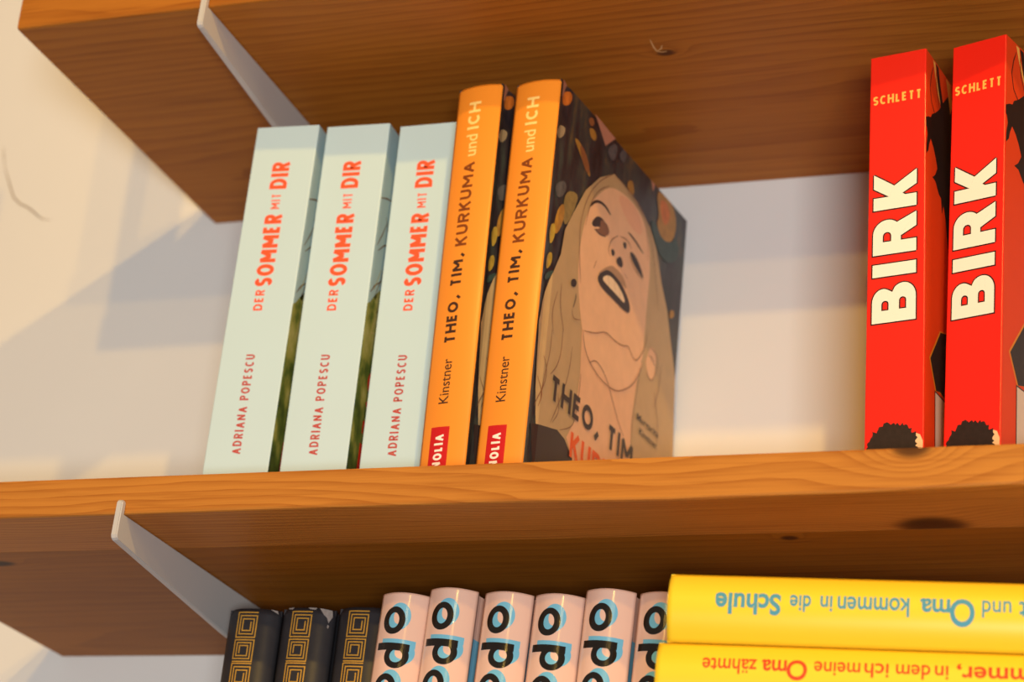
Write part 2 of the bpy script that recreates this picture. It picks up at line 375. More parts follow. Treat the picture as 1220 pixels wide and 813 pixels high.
# ------------------------------------------------------------------ books
mpage = mat('book_paper', (226, 214, 190), 0.9, 0.1, 0.06, 900)
def page_block(w, h, dep, inset, parent, y0=0.0022, head=0.003):
    """leaves of the book: a block whose sheets show as fine ribs at head and fore edge"""
    n = 14; v = []; f = []; x0 = inset; x1 = w-inset
    for i in range(n+1):
        x = x0+(x1-x0)*i/n; dd = dep-head+(0.0003 if i % 2 else 0); hh = h-head+(0.0002 if i % 2 else 0)
        v += [(x, y0, head), (x, dd, head), (x, dd, hh), (x, y0, hh)]
        if i:
            a = 4*(i-1); b = 4*i
            for j in range(4): f.append((a+j, a+(j+1) % 4, b+(j+1) % 4, b+j))
    f.append((0, 1, 2, 3)); f.append(tuple(4*n+3-j for j in range(4)))
    return mesh_obj('page_block', v, f, mpage, parent)
def wrap(name, outer, inner, h, m, parent, smooth=False, rim=0.0, rnd=0.0):
    """a sheet following the (s,d) polyline outer/inner, from z=0 to h; rnd rounds head and tail of outer side"""
    n = len(outer); zs = [0, rim, h-rim, h] if rim else [0, h]
    v = []; f = []
    cs = Vector((sum(p[0] for p in outer)/n, 0))
    for k, z in enumerate(zs):
        for i in range(n):
            o = Vector(outer[i]); q = Vector(inner[i])
            if rim and k in (0, 3): o = o.lerp(q, rnd)
            v.append((o.x, o.y, z)); v.append((q.x, q.y, z))
    L = 2*n
    for k in range(len(zs)-1):
        for i in range(n-1):
            a = k*L+2*i; f.append((a, a+2, a+2+L, a+L)); f.append((a+1, a+1+L, a+3+L, a+3))
    for i in range(n-1):
        f.append((2*i, 2*i+1, 2*i+3, 2*i+2)); t = (len(zs)-1)*L+2*i; f.append((t, t+2, t+3, t+1))
    for i in (0, n-1):
        for k in range(len(zs)-1):
            a = k*L+2*i; f.append((a, a+L, a+L+1, a+1) if i == 0 else (a, a+1, a+L+1, a+L))
    return mesh_obj(name, v, f, m, parent, smooth)
def paperback(w, h, dep, m_spine, m_cover, parent):
    t = 0.00045; r = 0.0005
    page_block(w, h, dep, t, parent, 0.0006, 0.0004)
    wrap('spine', [(0, r), (r*0.3, r*0.3), (r, 0), (w-r, 0), (w-r*0.3, r*0.3), (w, r)], [(t, r), (t, r), (r, t), (w-r, t), (w-t, r), (w-t, r)], h, m_spine, parent)
    wrap('front_cover', [(w, r), (w, dep)], [(w-t, r), (w-t, dep)], h, m_cover, parent)
    wrap('back_cover', [(0, dep), (0, r)], [(t, dep), (t, r)], h, m_spine, parent)
def arc(t, b, p): return -b*(1-abs(2*t-1)**p)
def hardback(w, h, dep, b, p, m_spine, m_board, parent, hinge=0.0012, rnd=0.35, rim=0.0015, bt=0.0022):
    N = 20
    page_block(w, h, dep, bt+0.0003, parent, 0.004)
    so = [(w*i/N, arc(i/N, b, p)) for i in range(N+1)]
    si = [(bt*0.5+(w-bt)*i/N, arc(i/N, b, p)+0.0013+0.001*(1 if i in (0, N) else 0)) for i in range(N+1)]
    wrap('spine', so, si, h, m_spine, parent, True, rim, rnd)
    R = [(w, 0.0), (w-0.0002, 0.0016), (w-hinge*0.7, 0.0035), (w-hinge, 0.0055), (w-hinge*0.7, 0.0075), (w-0.0001, 0.0098), (w, 0.012), (w, dep)]
    Ri = [(min(x-0.0006, w-bt), y+0.0004) if i < 2 else (w-bt, y) for i, (x, y) in enumerate(R)]
    wrap('front_board', R, Ri, h, m_board, parent, False)
    L = [(w-x, y) for x, y in R][::-1]; Li = [(w-x, y) for x, y in Ri][::-1]
    wrap('back_board', L, Li, h, m_board, parent, False)
def surf_flat(s, z, e): return (s, -e, z)
def surf_arc(w, b, p):
    def fn(s, z, e): return (s, arc(max(0.0, min(1.0, s/w)), b, p)-e, z)
    return fn
def surf_right(w, hinge=0.0):
    def fn(d, z, e):
        x = w
        if hinge:
            q = [(0, 0), (1.6, 0.2), (3.5, hinge*0.7), (5.5, hinge), (7.5, hinge*0.7), (9.8, 0.1), (12, 0), (999, 0)]
            for (a, b_), (c, e_) in zip(q, q[1:]):
                if a <= d <= c: x = w-(b_+(e_-b_)*(d-a)/(c-a)); break
        return (x+e, d, z)
    return fn

# printed picture on the orange book: (kind, colour, width, outline in mm on the cover)
COVER_ART = [('p','orange',0.0,[(5.5,208.6),(10.7,211.0),(12.9,208.0),(9.2,202.6),(4.6,201.3),(3.2,204.3)]),('p','ochre',0.0,[(32.9,203.8),(39.3,205.6),(42.0,202.3),(39.7,199.5),(34.5,200.0)]),('p','rust',0.0,[(30.5,207.2),(35.7,210.7),(38.7,208.4),(34.4,204.6)]),('p','ochre',0.0,[(17.5,190.4),(23.7,192.1),(32.0,187.8),(39.3,180.7),(36.3,179.2),(26.8,185.2)]),('p','rust',0.0,[(24.1,190.0),(28.9,190.9),(37.7,184.6),(36.3,179.2),(28.8,183.2)]),('p','tan',0.0,[(-0.4,183.4),(4.5,182.9),(8.5,186.5),(9.1,191.4),(4.5,190.5),(1.9,187.7)]),('p','paper',0.0,[(37.7,213.4),(62.1,212.6),(51.8,203.4)]),('p','paper',0.0,[(106.8,212.2),(112.0,211.9),(110.6,207.1)]),('p','slate',0.0,[(53.6,202.7),(61.0,209.6),(66.2,209.9),(62.8,200.3),(57.8,199.3)]),('p','slate',0.0,[(67.1,205.6),(71.2,211.7),(76.5,212.0),(74.4,204.5)]),('p','ochre',0.0,[(114.0,210.0),(123.2,212.1),(137.1,211.8),(143.0,202.8),(138.2,191.1),(125.1,187.4),(117.3,192.9),(120.4,197.9)]),('p','orange',0.0,[(118.6,207.5),(129.0,210.2),(134.3,204.5),(128.9,196.1),(123.1,198.0)]),('p','teal',0.0,[(109.5,191.6),(117.3,192.9),(125.1,187.4),(138.2,191.1),(141.2,197.2),(149.1,192.6),(142.7,181.5),(127.1,176.7),(115.0,183.8)]),('p','ochre',0.0,[(78.4,197.0),(85.2,201.6),(89.0,195.4),(83.3,191.5)]),('p','ochre',0.0,[(142.0,155.8),(147.2,157.5),(147.9,153.8),(141.6,150.5)]),('p','olive',0.0,[(13.3,160.6),(28.3,166.4),(25.6,157.0),(18.0,143.8),(14.1,146.1)]),('p','ochre',0.0,[(8.8,149.9),(14.6,154.8),(15.4,145.7),(9.6,135.6),(7.0,137.5)]),('p','gold',0.0,[(2.7,136.5),(8.2,142.3),(8.8,134.2),(5.6,128.5)]),('p','gold',0.0,[(2.6,121.9),(8.0,127.5),(8.4,120.5),(4.0,115.4)]),('p','slate',0.0,[(4.5,159.5),(12.3,165.5),(15.4,161.6),(8.2,152.8)]),('p','teal',0.0,[(1.6,111.2),(7.0,116.7),(11.0,118.6),(6.0,111.1)]),('p','hair',0.0,[(63.8,194.1),(76.2,193.8),(92.2,192.3),(109.3,187.0),(119.5,179.2),(128.8,164.7),(138.7,153.3),(144.0,142.6),(152.4,127.6),(154.5,122.5),(159.8,76.1),(15.0,19.8),(8.1,43.3),(0.7,89.5),(4.1,102.1),(8.6,114.5),(15.5,129.0),(17.3,142.2),(24.1,154.1),(34.8,171.2),(48.6,184.7)]),('p','neck',0.0,[(44.2,103.3),(46.5,81.9),(44.5,57.3),(41.4,52.5),(38.4,47.7),(46.0,40.6),(47.9,31.5),(109.6,53.5),(106.4,80.9),(108.9,103.2),(113.6,114.9),(79.3,104.7)]),('p','skin',0.0,[(58.3,184.5),(70.0,188.4),(84.8,190.1),(98.3,188.5),(105.6,183.8),(111.5,175.5),(114.0,162.7),(113.3,149.2),(113.6,125.7),(113.4,115.8),(103.2,98.8),(88.7,90.0),(75.8,90.1),(56.1,91.5),(46.1,98.5),(35.0,122.9),(33.7,139.6),(36.1,155.5),(43.6,171.0)]),('p','skin',0.0,[(116.8,116.2),(124.0,109.3),(129.2,113.3),(129.3,121.4),(128.9,127.2),(121.7,127.7),(119.2,122.2)]),('p','blush',0.0,[(68.1,185.2),(82.4,189.9),(95.8,187.3),(102.6,179.2),(92.9,175.7),(79.5,178.4)]),('p','black',0.0,[(4.4,41.9),(9.9,43.2),(28.5,47.6),(36.7,46.2),(46.0,40.6),(48.8,31.8),(9.7,17.8)]),('s','ink',0.75,[(40.4,165.2),(45.3,170.5),(52.0,173.0),(58.1,173.1),(63.3,171.6)]),('p','ink',0.0,[(43.1,158.0),(48.9,164.7),(55.9,166.0),(62.1,162.9),(59.5,160.3),(52.2,160.4),(46.3,157.1)]),('p','brown',0.0,[(52.5,164.4),(59.6,165.6),(63.8,163.2),(62.6,160.4),(58.3,157.8),(50.6,156.4),(46.9,156.8),(53.6,159.4)]),('s','ink',0.3,[(46.9,156.6),(53.0,156.4),(59.9,158.4)]),('s','ink',0.67,[(84.5,172.4),(93.6,171.9),(103.7,169.7)]),('p','ink',0.0,[(87.5,163.7),(93.7,164.8),(101.2,162.1),(107.5,156.7),(101.7,157.3),(92.2,159.7)]),('s','brown',0.3,[(87.9,161.6),(93.9,157.1),(105.8,156.0)]),('p','ink',0.0,[(66.7,155.2),(70.3,156.5),(71.8,154.2),(68.5,152.0)]),('p','ink',0.0,[(73.3,152.7),(78.3,156.9),(81.9,153.9),(80.4,151.0),(75.0,150.7)]),('p','ink',0.0,[(79.2,164.6),(83.2,166.2),(83.8,163.1),(81.3,161.9)]),('s','brown',0.3,[(66.2,151.1),(63.7,153.8),(66.2,159.9),(73.3,165.2)]),('s','brown',0.3,[(75.7,166.0),(84.1,168.2),(89.7,165.8)]),('p','lip',0.0,[(54.8,135.7),(57.6,139.6),(68.2,147.4),(74.2,148.2),(83.1,147.8),(89.6,143.0),(81.4,143.7),(67.8,143.6)]),('p','ink',0.0,[(53.8,134.7),(60.9,141.1),(67.6,144.4),(81.4,143.7),(92.5,138.7),(94.1,133.1),(88.4,131.3),(73.9,131.7),(59.2,131.7)]),('p','teeth',0.0,[(59.0,136.2),(65.8,141.3),(74.3,141.7),(84.3,139.0),(88.2,134.9),(78.0,135.5),(65.7,135.7)]),('s','brown',0.22,[(65.8,141.1),(68.0,136.2)]),('s','brown',0.22,[(73.1,141.7),(75.3,136.7)]),('s','brown',0.22,[(80.0,140.4),(81.7,135.7)]),('s','brown',0.53,[(49.7,137.3),(52.2,142.3)]),('s','brown',0.45,[(83.9,149.8),(87.5,148.7)]),('p','ink',0.0,[(27.4,121.2),(31.4,123.8),(34.0,122.6),(32.3,119.5),(28.0,118.4)]),('s','ink',0.38,[(33.9,117.3),(34.1,114.3),(32.2,109.3)]),('s','brown',0.22,[(31.3,107.9),(33.3,104.0),(40.8,106.7)]),('s','brown',0.26,[(45.2,103.3),(57.2,106.8),(68.9,112.9),(77.8,112.3),(88.7,113.5),(94.9,116.5),(100.1,113.3),(104.9,112.1),(110.7,117.7),(115.5,126.6),(115.8,133.7)]),('s','brown',0.3,[(44.2,103.3),(47.9,95.5),(54.1,91.0),(67.6,87.6),(82.7,88.1),(90.9,91.0),(103.0,98.4),(110.3,107.7),(113.5,115.4)]),('s','brown',0.22,[(53.8,90.5),(60.7,95.0),(69.7,93.2),(77.1,88.6),(83.9,81.8),(92.0,74.5),(98.4,70.3)]),('s','brown',0.22,[(110.9,110.9),(108.9,97.4),(106.4,80.9),(107.5,69.8)]),('s','brown',0.22,[(121.2,126.5),(128.4,126.0),(131.3,121.2),(128.1,112.9),(124.0,109.3),(118.4,111.9)]),('s','brown',0.22,[(119.4,121.3),(124.5,121.9),(127.5,118.6)]),('s','brown',0.22,[(46.5,81.9),(46.4,72.6),(45.1,59.3),(41.3,53.3),(30.3,48.2)]),('s','brown',0.22,[(13.3,90.3),(13.7,79.5),(10.4,67.4),(9.0,56.1)]),('s','brown',0.22,[(23.8,97.5),(24.7,84.0),(21.5,75.4),(15.8,69.5)]),('s','brown',0.22,[(35.3,91.2),(34.2,77.0),(28.9,63.9),(20.5,48.1)]),('s','brown',0.22,[(24.9,64.1),(28.5,56.5),(22.3,48.8)]),('s','brown',0.22,[(8.6,75.6),(13.1,68.4),(8.6,57.7),(4.6,49.9)]),('s','brown',0.22,[(5.1,65.2),(10.4,58.4),(8.1,51.3)]),('s','brown',0.22,[(61.6,192.7),(48.7,183.5),(37.0,170.0),(31.1,153.1),(32.9,139.0),(37.2,124.0)]),('s','brown',0.22,[(58.2,184.8),(47.5,177.4),(40.0,167.1),(36.8,153.7)]),('s','brown',0.22,[(63.9,193.3),(81.5,194.1),(100.4,190.7),(111.3,182.1),(117.8,169.1),(127.1,148.2)]),('s','brown',0.22,[(79.4,191.9),(95.2,190.4),(105.6,184.0),(109.9,168.9)]),('s','brown',0.22,[(18.4,115.6),(18.3,105.3),(25.2,93.9)]),('s','brown',0.22,[(15.1,110.1),(11.0,98.0),(15.2,88.6)]),('s','brown',0.22,[(135.8,123.0),(134.7,109.5),(130.9,98.1)]),('s','brown',0.22,[(129.5,105.5),(136.7,92.5),(137.3,77.0)])]

# --- three pale paperbacks
m_pale = mat('pale_mint_card', (196, 218, 224), 0.38, 0.35, 0.02, 30)
m_sky = mat('sky_print', (176, 200, 205), 0.35, 0.4, 0.10, 45)
m_red1 = mat('coral_print', (246, 92, 54), 0.5); m_red2 = mat('brick_print', (188, 74, 66), 0.5); m_red3 = mat('scarlet_print', (236, 40, 28), 0.5)
m_leaf = bpy.data.materials.new('foliage_print'); m_leaf.use_nodes = True; g = NT(m_leaf)
tc = g.t.nodes.new('ShaderNodeTexCoord').outputs['Object']
sz = g.t.nodes.new('ShaderNodeSeparateXYZ'); g.t.links.new(tc, sz.inputs[0])
g.t.links.new(g.ramp(g.math('ADD', g.noise(g.mapping(tc, (60, 90, 55)), 1.0, 4, 0.6), g.math('MULTIPLY', g.math('SUBTRACT', sz.outputs[2], 0.055), 3.0)), [(0.3, (34, 50, 26)), (0.48, (92, 108, 44)), (0.62, (156, 152, 76)), (0.78, (190, 180, 120))]), g.b.inputs['Base Color']); g.b.inputs['Roughness'].default_value = 0.45
m_twig = mat('twig_print', (120, 92, 60), 0.6); m_straw = mat('straw_print', (190, 170, 120), 0.6)
def pale_book(w, h):
    o = empty('paperback_book', (0, 0, 0)); dep = 0.128
    paperback(w, h, dep, m_pale, m_sky, o); W_ = w*1000
    print_on('title_lettering', join2d([up_caps('DER', 17.4, 12.7, 107.2, 118.0, 0.95, .2), up_caps('SOMMER', 20.4, 11.5, 119.8, 158.0, 2.0, .10), up_caps('MIT', 18.1, 13.4, 160.8, 169.0, 0.75, .2), up_caps('DIR', 20.3, 11.3, 171.6, 186.4, 2.0, .12)]), surf_flat, m_red1, o)
    print_on('author_lettering', up_caps('ADRIANA POPESCU', 17.6, 13.1, 34.5, 84.6, 0.84, .22), surf_flat, m_red2, o)
    R = surf_right(W_)
    random.seed(4); top = [(0.2+i*127.6/40, 112+6*math.sin(i*0.5)+random.uniform(-3, 3)+(8 if i > 3 else 0)) for i in range(41)]
    print_on('cover_picture', poly2d([(0.2, 0.3), (127.8, 0.3)]+top[::-1]), R, m_leaf, o)
    tw = [ribbon(p, 0.9) for p in ([(3, 142), (8, 150), (12, 158)], [(5, 140), (12, 146), (20, 149)], [(1, 166), (8, 169), (16, 171)], [(2, 117), (6, 122), (14, 128)], [(8, 118), (13, 128), (15, 138)], [(10, 160), (16, 152), (22, 148)], [(12, 110), (30, 140), (60, 170)])]
    print_on('cover_twigs', join2d(tw), R, m_twig, o, 2)
    print_on('cover_straw', join2d([ribbon(p, 1.2) for p in ([(8, 96), (12, 108)], [(11, 88), (13, 99)], [(9, 99), (14, 101)], [(6, 120), (12, 133)])]), R, m_straw, o, 2)
    print_on('cover_lettering', join2d([flat_caps('SOMMER', 12, 116, 62, 20, 4), flat_caps('MIT', 12.5, 36, 50, 7, 1.6), flat_caps('DIR', 12, 66, 30, 15, 3.2)]), R, m_red3, o, 3)
    return o
def copy_tree(o):
    c = o.copy(); COL.objects.link(c)
    for ch in list(o.children):
        k = ch.copy(); COL.objects.link(k); k.parent = c
        for gch in list(ch.children):
            q = gch.copy(); COL.objects.link(q); q.parent = k
    return c
def put(o, x, y, z, yaw, lean, label, cat, group):
    o.location = (x, y, z); o.rotation_euler = (0, lean, yaw); tag(o, label, cat, group); return o
GR = 'pale mint paperbacks on the middle shelf'
Z0 = 0.0003
p0 = pale_book(0.0327, 0.2059)
put(p0, 0.0172, 0.0658, Z0, 0.055, 0.0116, 'pale mint paperback with red spine title, leftmost of the three', 'book', GR)
put(copy_tree(p0), 0.0541, 0.0714, Z0, 0.0461, 0.0034, 'pale mint paperback standing between two identical pale mint paperbacks', 'book', GR)
put(copy_tree(p0), 0.0912, 0.0775, Z0, 0.010, -0.001, 'pale mint paperback standing against the left orange book', 'book', GR)

# --- two orange hardbacks
m_or = mat('orange_cloth_paper', (242, 147, 48), 0.32, 0.4, 0.02, 25)
m_bk = mat('dark_brown_print', (66, 40, 30), 0.5); m_umb = mat('umber_print', (128, 62, 22), 0.5); m_cream = mat('cream_print', (252, 214, 130), 0.5)
m_boxr = mat('red_label_print', (200, 30, 34), 0.45); m_wht = mat('white_print', (248, 236, 222), 0.5)
m_night = bpy.data.materials.new('painted_night_print'); m_night.use_nodes = True; g = NT(m_night)
tc = g.t.nodes.new('ShaderNodeTexCoord').outputs['Object']
wv = g.noise(g.mapping(tc, (10, 55, 22)), 1.0, 5, 0.65); w2 = g.noise(g.mapping(tc, (10, 160, 60), (3, 1, 0)), 1.0, 3)
cc = g.ramp(g.math('ADD', g.math('MULTIPLY', wv, 0.7), g.math('MULTIPLY', w2, 0.3)), [(0.36, (30, 22, 26)), (0.48, (52, 42, 46)), (0.56, (60, 62, 58)), (0.66, (110, 84, 50)), (0.8, (150, 110, 60))])
g.t.links.new(cc, g.b.inputs['Base Color']); g.b.inputs['Roughness'].default_value = 0.4
PAL = dict(orange=(205, 110, 40), ochre=(176, 124, 52), gold=(186, 150, 60), rust=(150, 92, 52), tan=(150, 128, 100), paper=(196, 132, 104), slate=(92, 86, 84), teal=(62, 78, 72), olive=(150, 124, 70),
           hair=(196, 160, 112), neck=(238, 182, 134), skin=(242, 188, 140), blush=(238, 174, 130), black=(62, 46, 42), ink=(56, 36, 30), brown=(134, 88, 58), lip=(178, 136, 100), teeth=(246, 214, 172))
PM = {k: mat('print_'+k, v, 0.42, 0.35, 0.10 if k in ('hair', 'skin', 'neck') else 0.42 if k in ('ochre', 'gold', 'olive', 'teal', 'slate', 'orange', 'rust') else 0.04, 140 if k in ('hair', 'skin', 'neck') else 320) for k, v in PAL.items()}
def orange_book(w, h):
    o = empty('hardcover_book', (0, 0, 0)); dep = 0.1555; b = 0.0022
    hardback(w, h, dep, b, 2.0, m_or, m_night, o, 0.0010)
    W_ = w*1000; A = surf_arc(W_, b*1000, 2.0); cuts = [W_*i/12 for i in range(1, 12)]
    print_on('author_lettering', up_text('Kinstner', 12.3, 7.5, 50.4, 72.0, 0.006), A, m_bk, o, 1, cuts)
    print_on('title_lettering', up_caps('THEO, TIM,', 12.6, 7.0, 79.6, 124.8, 1.32, .17), A, m_bk, o, 1, cuts)
    print_on('title_lettering', up_caps('KURKUMA', 13.4, 7.4, 128.2, 171.4, 1.3, .18), A, m_umb, o, 1, cuts)
    print_on('title_lettering', join2d([up_text('und', 13.4, 7.6, 174.6, 185.8, 0.010), up_caps('ICH', 13.6, 7.4, 188.6, 203.3, 1.3, .18)]), A, m_cream, o, 1, cuts)
    print_on('publisher_label', poly2d([(5.0, 2), (14.6, 2), (14.5, 39.2), (5.0, 39.4)]), A, m_boxr, o, 1, cuts)
    print_on('publisher_lettering', up_caps('MAGNOLIA', 12.0, 7.5, 7.0, 35.6, 1.0, .2), A, m_wht, o, 2, cuts)
    R = surf_right(W_, 1.0); dc = [1.6, 3.5, 5.5, 7.5, 9.8]
    lay = 1.0; run = []; NM = {'hair': 'printed_hair', 'skin': 'printed_skin', 'neck': 'printed_neck', 'teeth': 'printed_teeth', 'ink': 'printed_feature', 'lip': 'printed_lip', 'black': 'printed_collar'}
    def flush():
        nonlocal run, lay
        if run: print_on('printed_line', join2d(run), R, PM[last], o, lay, dc); lay += 0.4; run = []
    last = None
    for kind, col, lw, pts in COVER_ART:
        if kind == 's':
            if col != last: flush()
            last = col; run.append(ribbon(soft(pts, False), max(0.5, lw*(1.9 if col == 'ink' else 1.35))))
        else:
            flush(); print_on(NM.get(col, 'painted_patch'), poly2d(pts if col in ('paper', 'black', 'hair', 'neck') else soft(pts)), R, PM[col], o, lay, dc); lay += 0.4
    flush()
    lay += 1
    print_on('cover_lettering', join2d([flat_caps('THEO, TIM,', 17.5, 118.0, 58.8, 11.8, 2.6), text2d('Margarita', (111.7, 84.6), (26.3, 0), (0, 3.4), 0.01), text2d('Kinstner', (115.6, 78.4), (21.6, 0), (0, 3.4), 0.01)]), R, PM['ink'], o, lay)
    print_on('cover_lettering', flat_caps('KURKUMA', 42, 128, 40, 12.0, 2.7), R, mat('orange_lettering_print', (238, 98, 40), 0.5), o, lay)
    print_on('worn_corner', poly2d([(0.2, h*1000-0.4), (5.6, h*1000-0.4), (3.2, h*1000-5), (1.6, h*1000-8.2), (0.2, h*1000-9.5)]), R, PM['paper'], o, lay)
    return o
GR = 'orange hardbacks on the middle shelf'
p0 = orange_book(0.0232, 0.2122)
put(p0, 0.1290, 0.0596, Z0, -0.120, -0.0039, 'orange-spined hardback, left one of the pair, wedged between neighbours', 'book', GR)
put(copy_tree(p0), 0.1553, 0.0601, Z0, -0.1108, 0.0089, 'orange-spined hardback with its cover of a laughing blonde woman fully showing', 'book', GR)

# --- two red paperbacks
m_red = mat('red_gloss_card', (236, 34, 20), 0.33, 0.45, 0.02, 25)
m_redc = mat('red_orange_cover', (224, 64, 16), 0.55, 0.25, 0.05, 60)
m_ink = mat('black_print', (34, 22, 20), 0.45); m_ivory = mat('ivory_print', (250, 232, 216), 0.45); m_yel = mat('straw_yellow_print', (240, 176, 84), 0.5)
m_hair = mat('dark_hair_print', (44, 30, 26), 0.5, 0.3, 0.5, 500); m_skin = mat('pale_skin_print', (240, 190, 140), 0.5); m_stone = mat('stone_print', (214, 188, 168), 0.5)
m_edge = mat('gold_line_print', (216, 130, 30), 0.5)
def scale_about(pts, c, k): return [(c[0]+(x-c[0])*k, c[1]+(y-c[1])*k) for x, y in pts]
def red_book(w, h):
    o = empty('paperback_book', (0, 0, 0)); dep = 0.135
    paperback(w, h, dep, m_red, m_redc, o); W_ = w*1000
    print_on('title_outline', heavy_word(21.9, [80.0, 101.6, 112.0, 133.6], True), surf_flat, m_ink, o)
    print_on('title_lettering', heavy_word(21.9, [80.0, 101.6, 112.0, 133.6], False), surf_flat, m_ivory, o, 2)
    print_on('author_lettering', flat_caps('SCHLETT', 1.5, 23.8, 186.0, 4.4, 0.9, .17), surf_flat, m_yel, o)
    random.seed(11); hd = [(0.4, 0.5), (0.5, 14)]
    for i in range(46):
        a = math.radians(172-i*3.9); rr = 1+random.uniform(-0.07, 0.09)+(0.06 if i % 3 == 0 else 0)
        hd.append((max(0.4, 12.2+10.6*rr*math.cos(a)), 22+11.8*rr*math.sin(a)))
    hd += [(22.0, 18), (20.5, 8), (19, 0.5)]
    print_on('printed_hair', poly2d(hd), surf_flat, m_hair, o)
    print_on('printed_skin', poly2d([(18.5, 24.6), (20.0, 27.5), (21.2, 25.4), (22.5, 28.4), (24.2, 27.6), (25.4, 24.5), (25.2, 16), (23, 8), (19, 12)]), surf_flat, m_skin, o, 0.6)
    R = surf_right(W_)
    hexa = [(7.4, 64.5), (20.5, 81.5), (48, 90), (80, 82), (84, 62), (60, 50), (20, 54), (15, 52.5)]
    print_on('cover_emblem_edge', poly2d(scale_about(hexa, (50, 67), 1.03)), R, m_edge, o)
    print_on('cover_emblem', poly2d(hexa), R, m_hair, o, 2)
    print_on('cover_panel_edge', poly2d([(13.6, 0.5), (13.2, 52.2), (96, 52.2), (96, 0.5)]), R, m_ink, o, 1.5)
    print_on('cover_panel', poly2d([(14.3, 0.5), (13.9, 51.5), (95, 51.5), (95, 0.5)]), R, m_stone, o, 2.5)
    beast = [(-0.0+0.2, 176), (3.5, 178), (6.4, 179), (8, 181.5), (12, 184), (18, 189), (24, 196), (31, 203), (45, 206), (70, 198), (90, 176), (88, 150), (70, 128), (48, 118), (30, 126), (27, 138), (24, 144), (22, 139), (20.5, 146), (17.5, 146.5),
             (13, 150.6), (9, 150.8), (12.5, 153.5), (15.5, 158), (13, 162.5), (10, 166), (6.5, 168.5), (4.6, 165), (3.5, 161.2), (0.8, 158.5), (1.0, 163), (2.4, 168.4), (1.4, 171.5), (0.3, 172)]
    print_on('cover_beast', poly2d(beast), R, m_ink, o, 1)
    print_on('cover_beast', join2d([ribbon(p, 0.7) for p in ([(9.5, 206), (7.0, 200.7), (5.4, 194), (7.4, 187), (11, 184), (14, 181)], [(13, 205), (14.2, 197), (19, 188)])]), R, m_ink, o, 1.2)
    print_on('cover_beast', poly2d([(13, 209.5), (16.5, 209.5), (19, 202), (23, 194), (27, 190), (27, 186), (20, 190), (16.5, 198)]), R, m_ink, o, 1.2)
    print_on('cover_horn', poly2d([(9.2, 209.5), (12.2, 209.5), (13.4, 204), (17, 197), (19.5, 192), (16.5, 195), (12, 203)]), R, m_yel, o, 1.4)
    print_on('cover_horn', poly2d([(27, 209.5), (33, 209.5), (36, 200), (33, 194)]), R, m_yel, o, 1.4)
    return o
GR = 'red paperbacks on the middle shelf'
p0 = red_book(0.0258, 0.2103)
put(p0, 0.3273, 0.0628, Z0, -0.150, -0.0147, 'glossy red paperback with white spine title, the left of two, beside bare wall', 'book', GR)
c = put(copy_tree(p0), 0.3590, 0.0660, Z0, -0.3114, 0.0073, 'glossy red paperback with white spine title, the right of two, at photo edge', 'book', GR)
c.scale = (1, 1, 1.013)

# --- three dark books with gilt meanders
m_dark = mat('charcoal_leather', (46, 44, 47), 0.42, 0.4, 0.22, 260)
m_gilt = mat('gilt_print', (222, 164, 62), 0.38, 0.5, 0.15, 400, 0.35); m_wear = mat('worn_leather', (150, 136, 128), 0.8, 0.2, 0.4, 700)
def meander(x0, x1, z1, z0, flip):
    W_, Hh = x1-x0, z1-z0; pitch = 1.34; pts = []
    a, b, c, d = 0.0, W_, 0.0, Hh   # left right bottom top
    py = pitch*Hh/W_*0.92
    pts.append((b, d))
    while b-a > pitch*2.2 and d-c > py*2.2:
        pts.append((a, d)); pts.append((a, c)); pts.append((b, c)); d -= py; pts.append((b, d)); b -= pitch; a += pitch; c += py
        pts[-1] = (b+pitch, d)
    seg = []
    P = [(x0+x, z0+z) if not flip else (x1-x, z1-z) for x, z in pts]
    w = 0.56
    for (xa, za), (xb, zb) in zip(P, P[1:]):
        l, r = min(xa, xb)-w/2, max(xa, xb)+w/2; bo, t = min(za, zb)-w/2, max(za, zb)+w/2
        seg.append(poly2d([(l, bo), (r, bo), (r, t), (l, t)]))
    return seg
def dark_book(w, h):
    o = empty('hardcover_book', (0, 0, 0)); dep = 0.125; b = 0.0042; p = 3.2
    hardback(w, h, dep, b, p, m_dark, m_dark, o, 0.0012, 0.5, 0.003)
    W_ = w*1000; A = surf_arc(W_, b*1000, p); k = W_/24.3; seg = []; z = h*1000-2.0; i = 0
    while z > 14:
        hh = 11.6 if i % 2 == 0 else 10.0
        seg += meander(5.6*k, 14.6*k, z, z-hh, i % 2 == 1); z -= hh+(1.25 if i % 2 == 0 else 0.95); i += 1
    print_on('gilt_meander', join2d(seg), A, m_gilt, o, 1, [W_*i/16 for i in range(1, 16)])
    return o, A
GR = 'dark gilt books on the lowest shelf'
HD = -0.0353-ZB-0.0003
p0, A = dark_book(0.0250, HD)
dlab = 'charcoal book with gilt meander squares, %s of the three dark books'
d1 = put(p0, 0.0313, 0.0825, ZB+0.0003, 0.09, 0.010, dlab % 'leftmost', 'book', GR)
d2 = put(copy_tree(p0), 0.0582, 0.0825, ZB+0.0003, 0.09, 0.010, 'charcoal book with gilt meanders and a scuffed pale head, middle of three', 'book', GR)
d3 = put(copy_tree(p0), 0.0858, 0.0830, ZB+0.0003, 0.09, 0.010, 'charcoal book with gilt meander squares, beside the leftmost pink book', 'book', GR)
hm = HD*1000
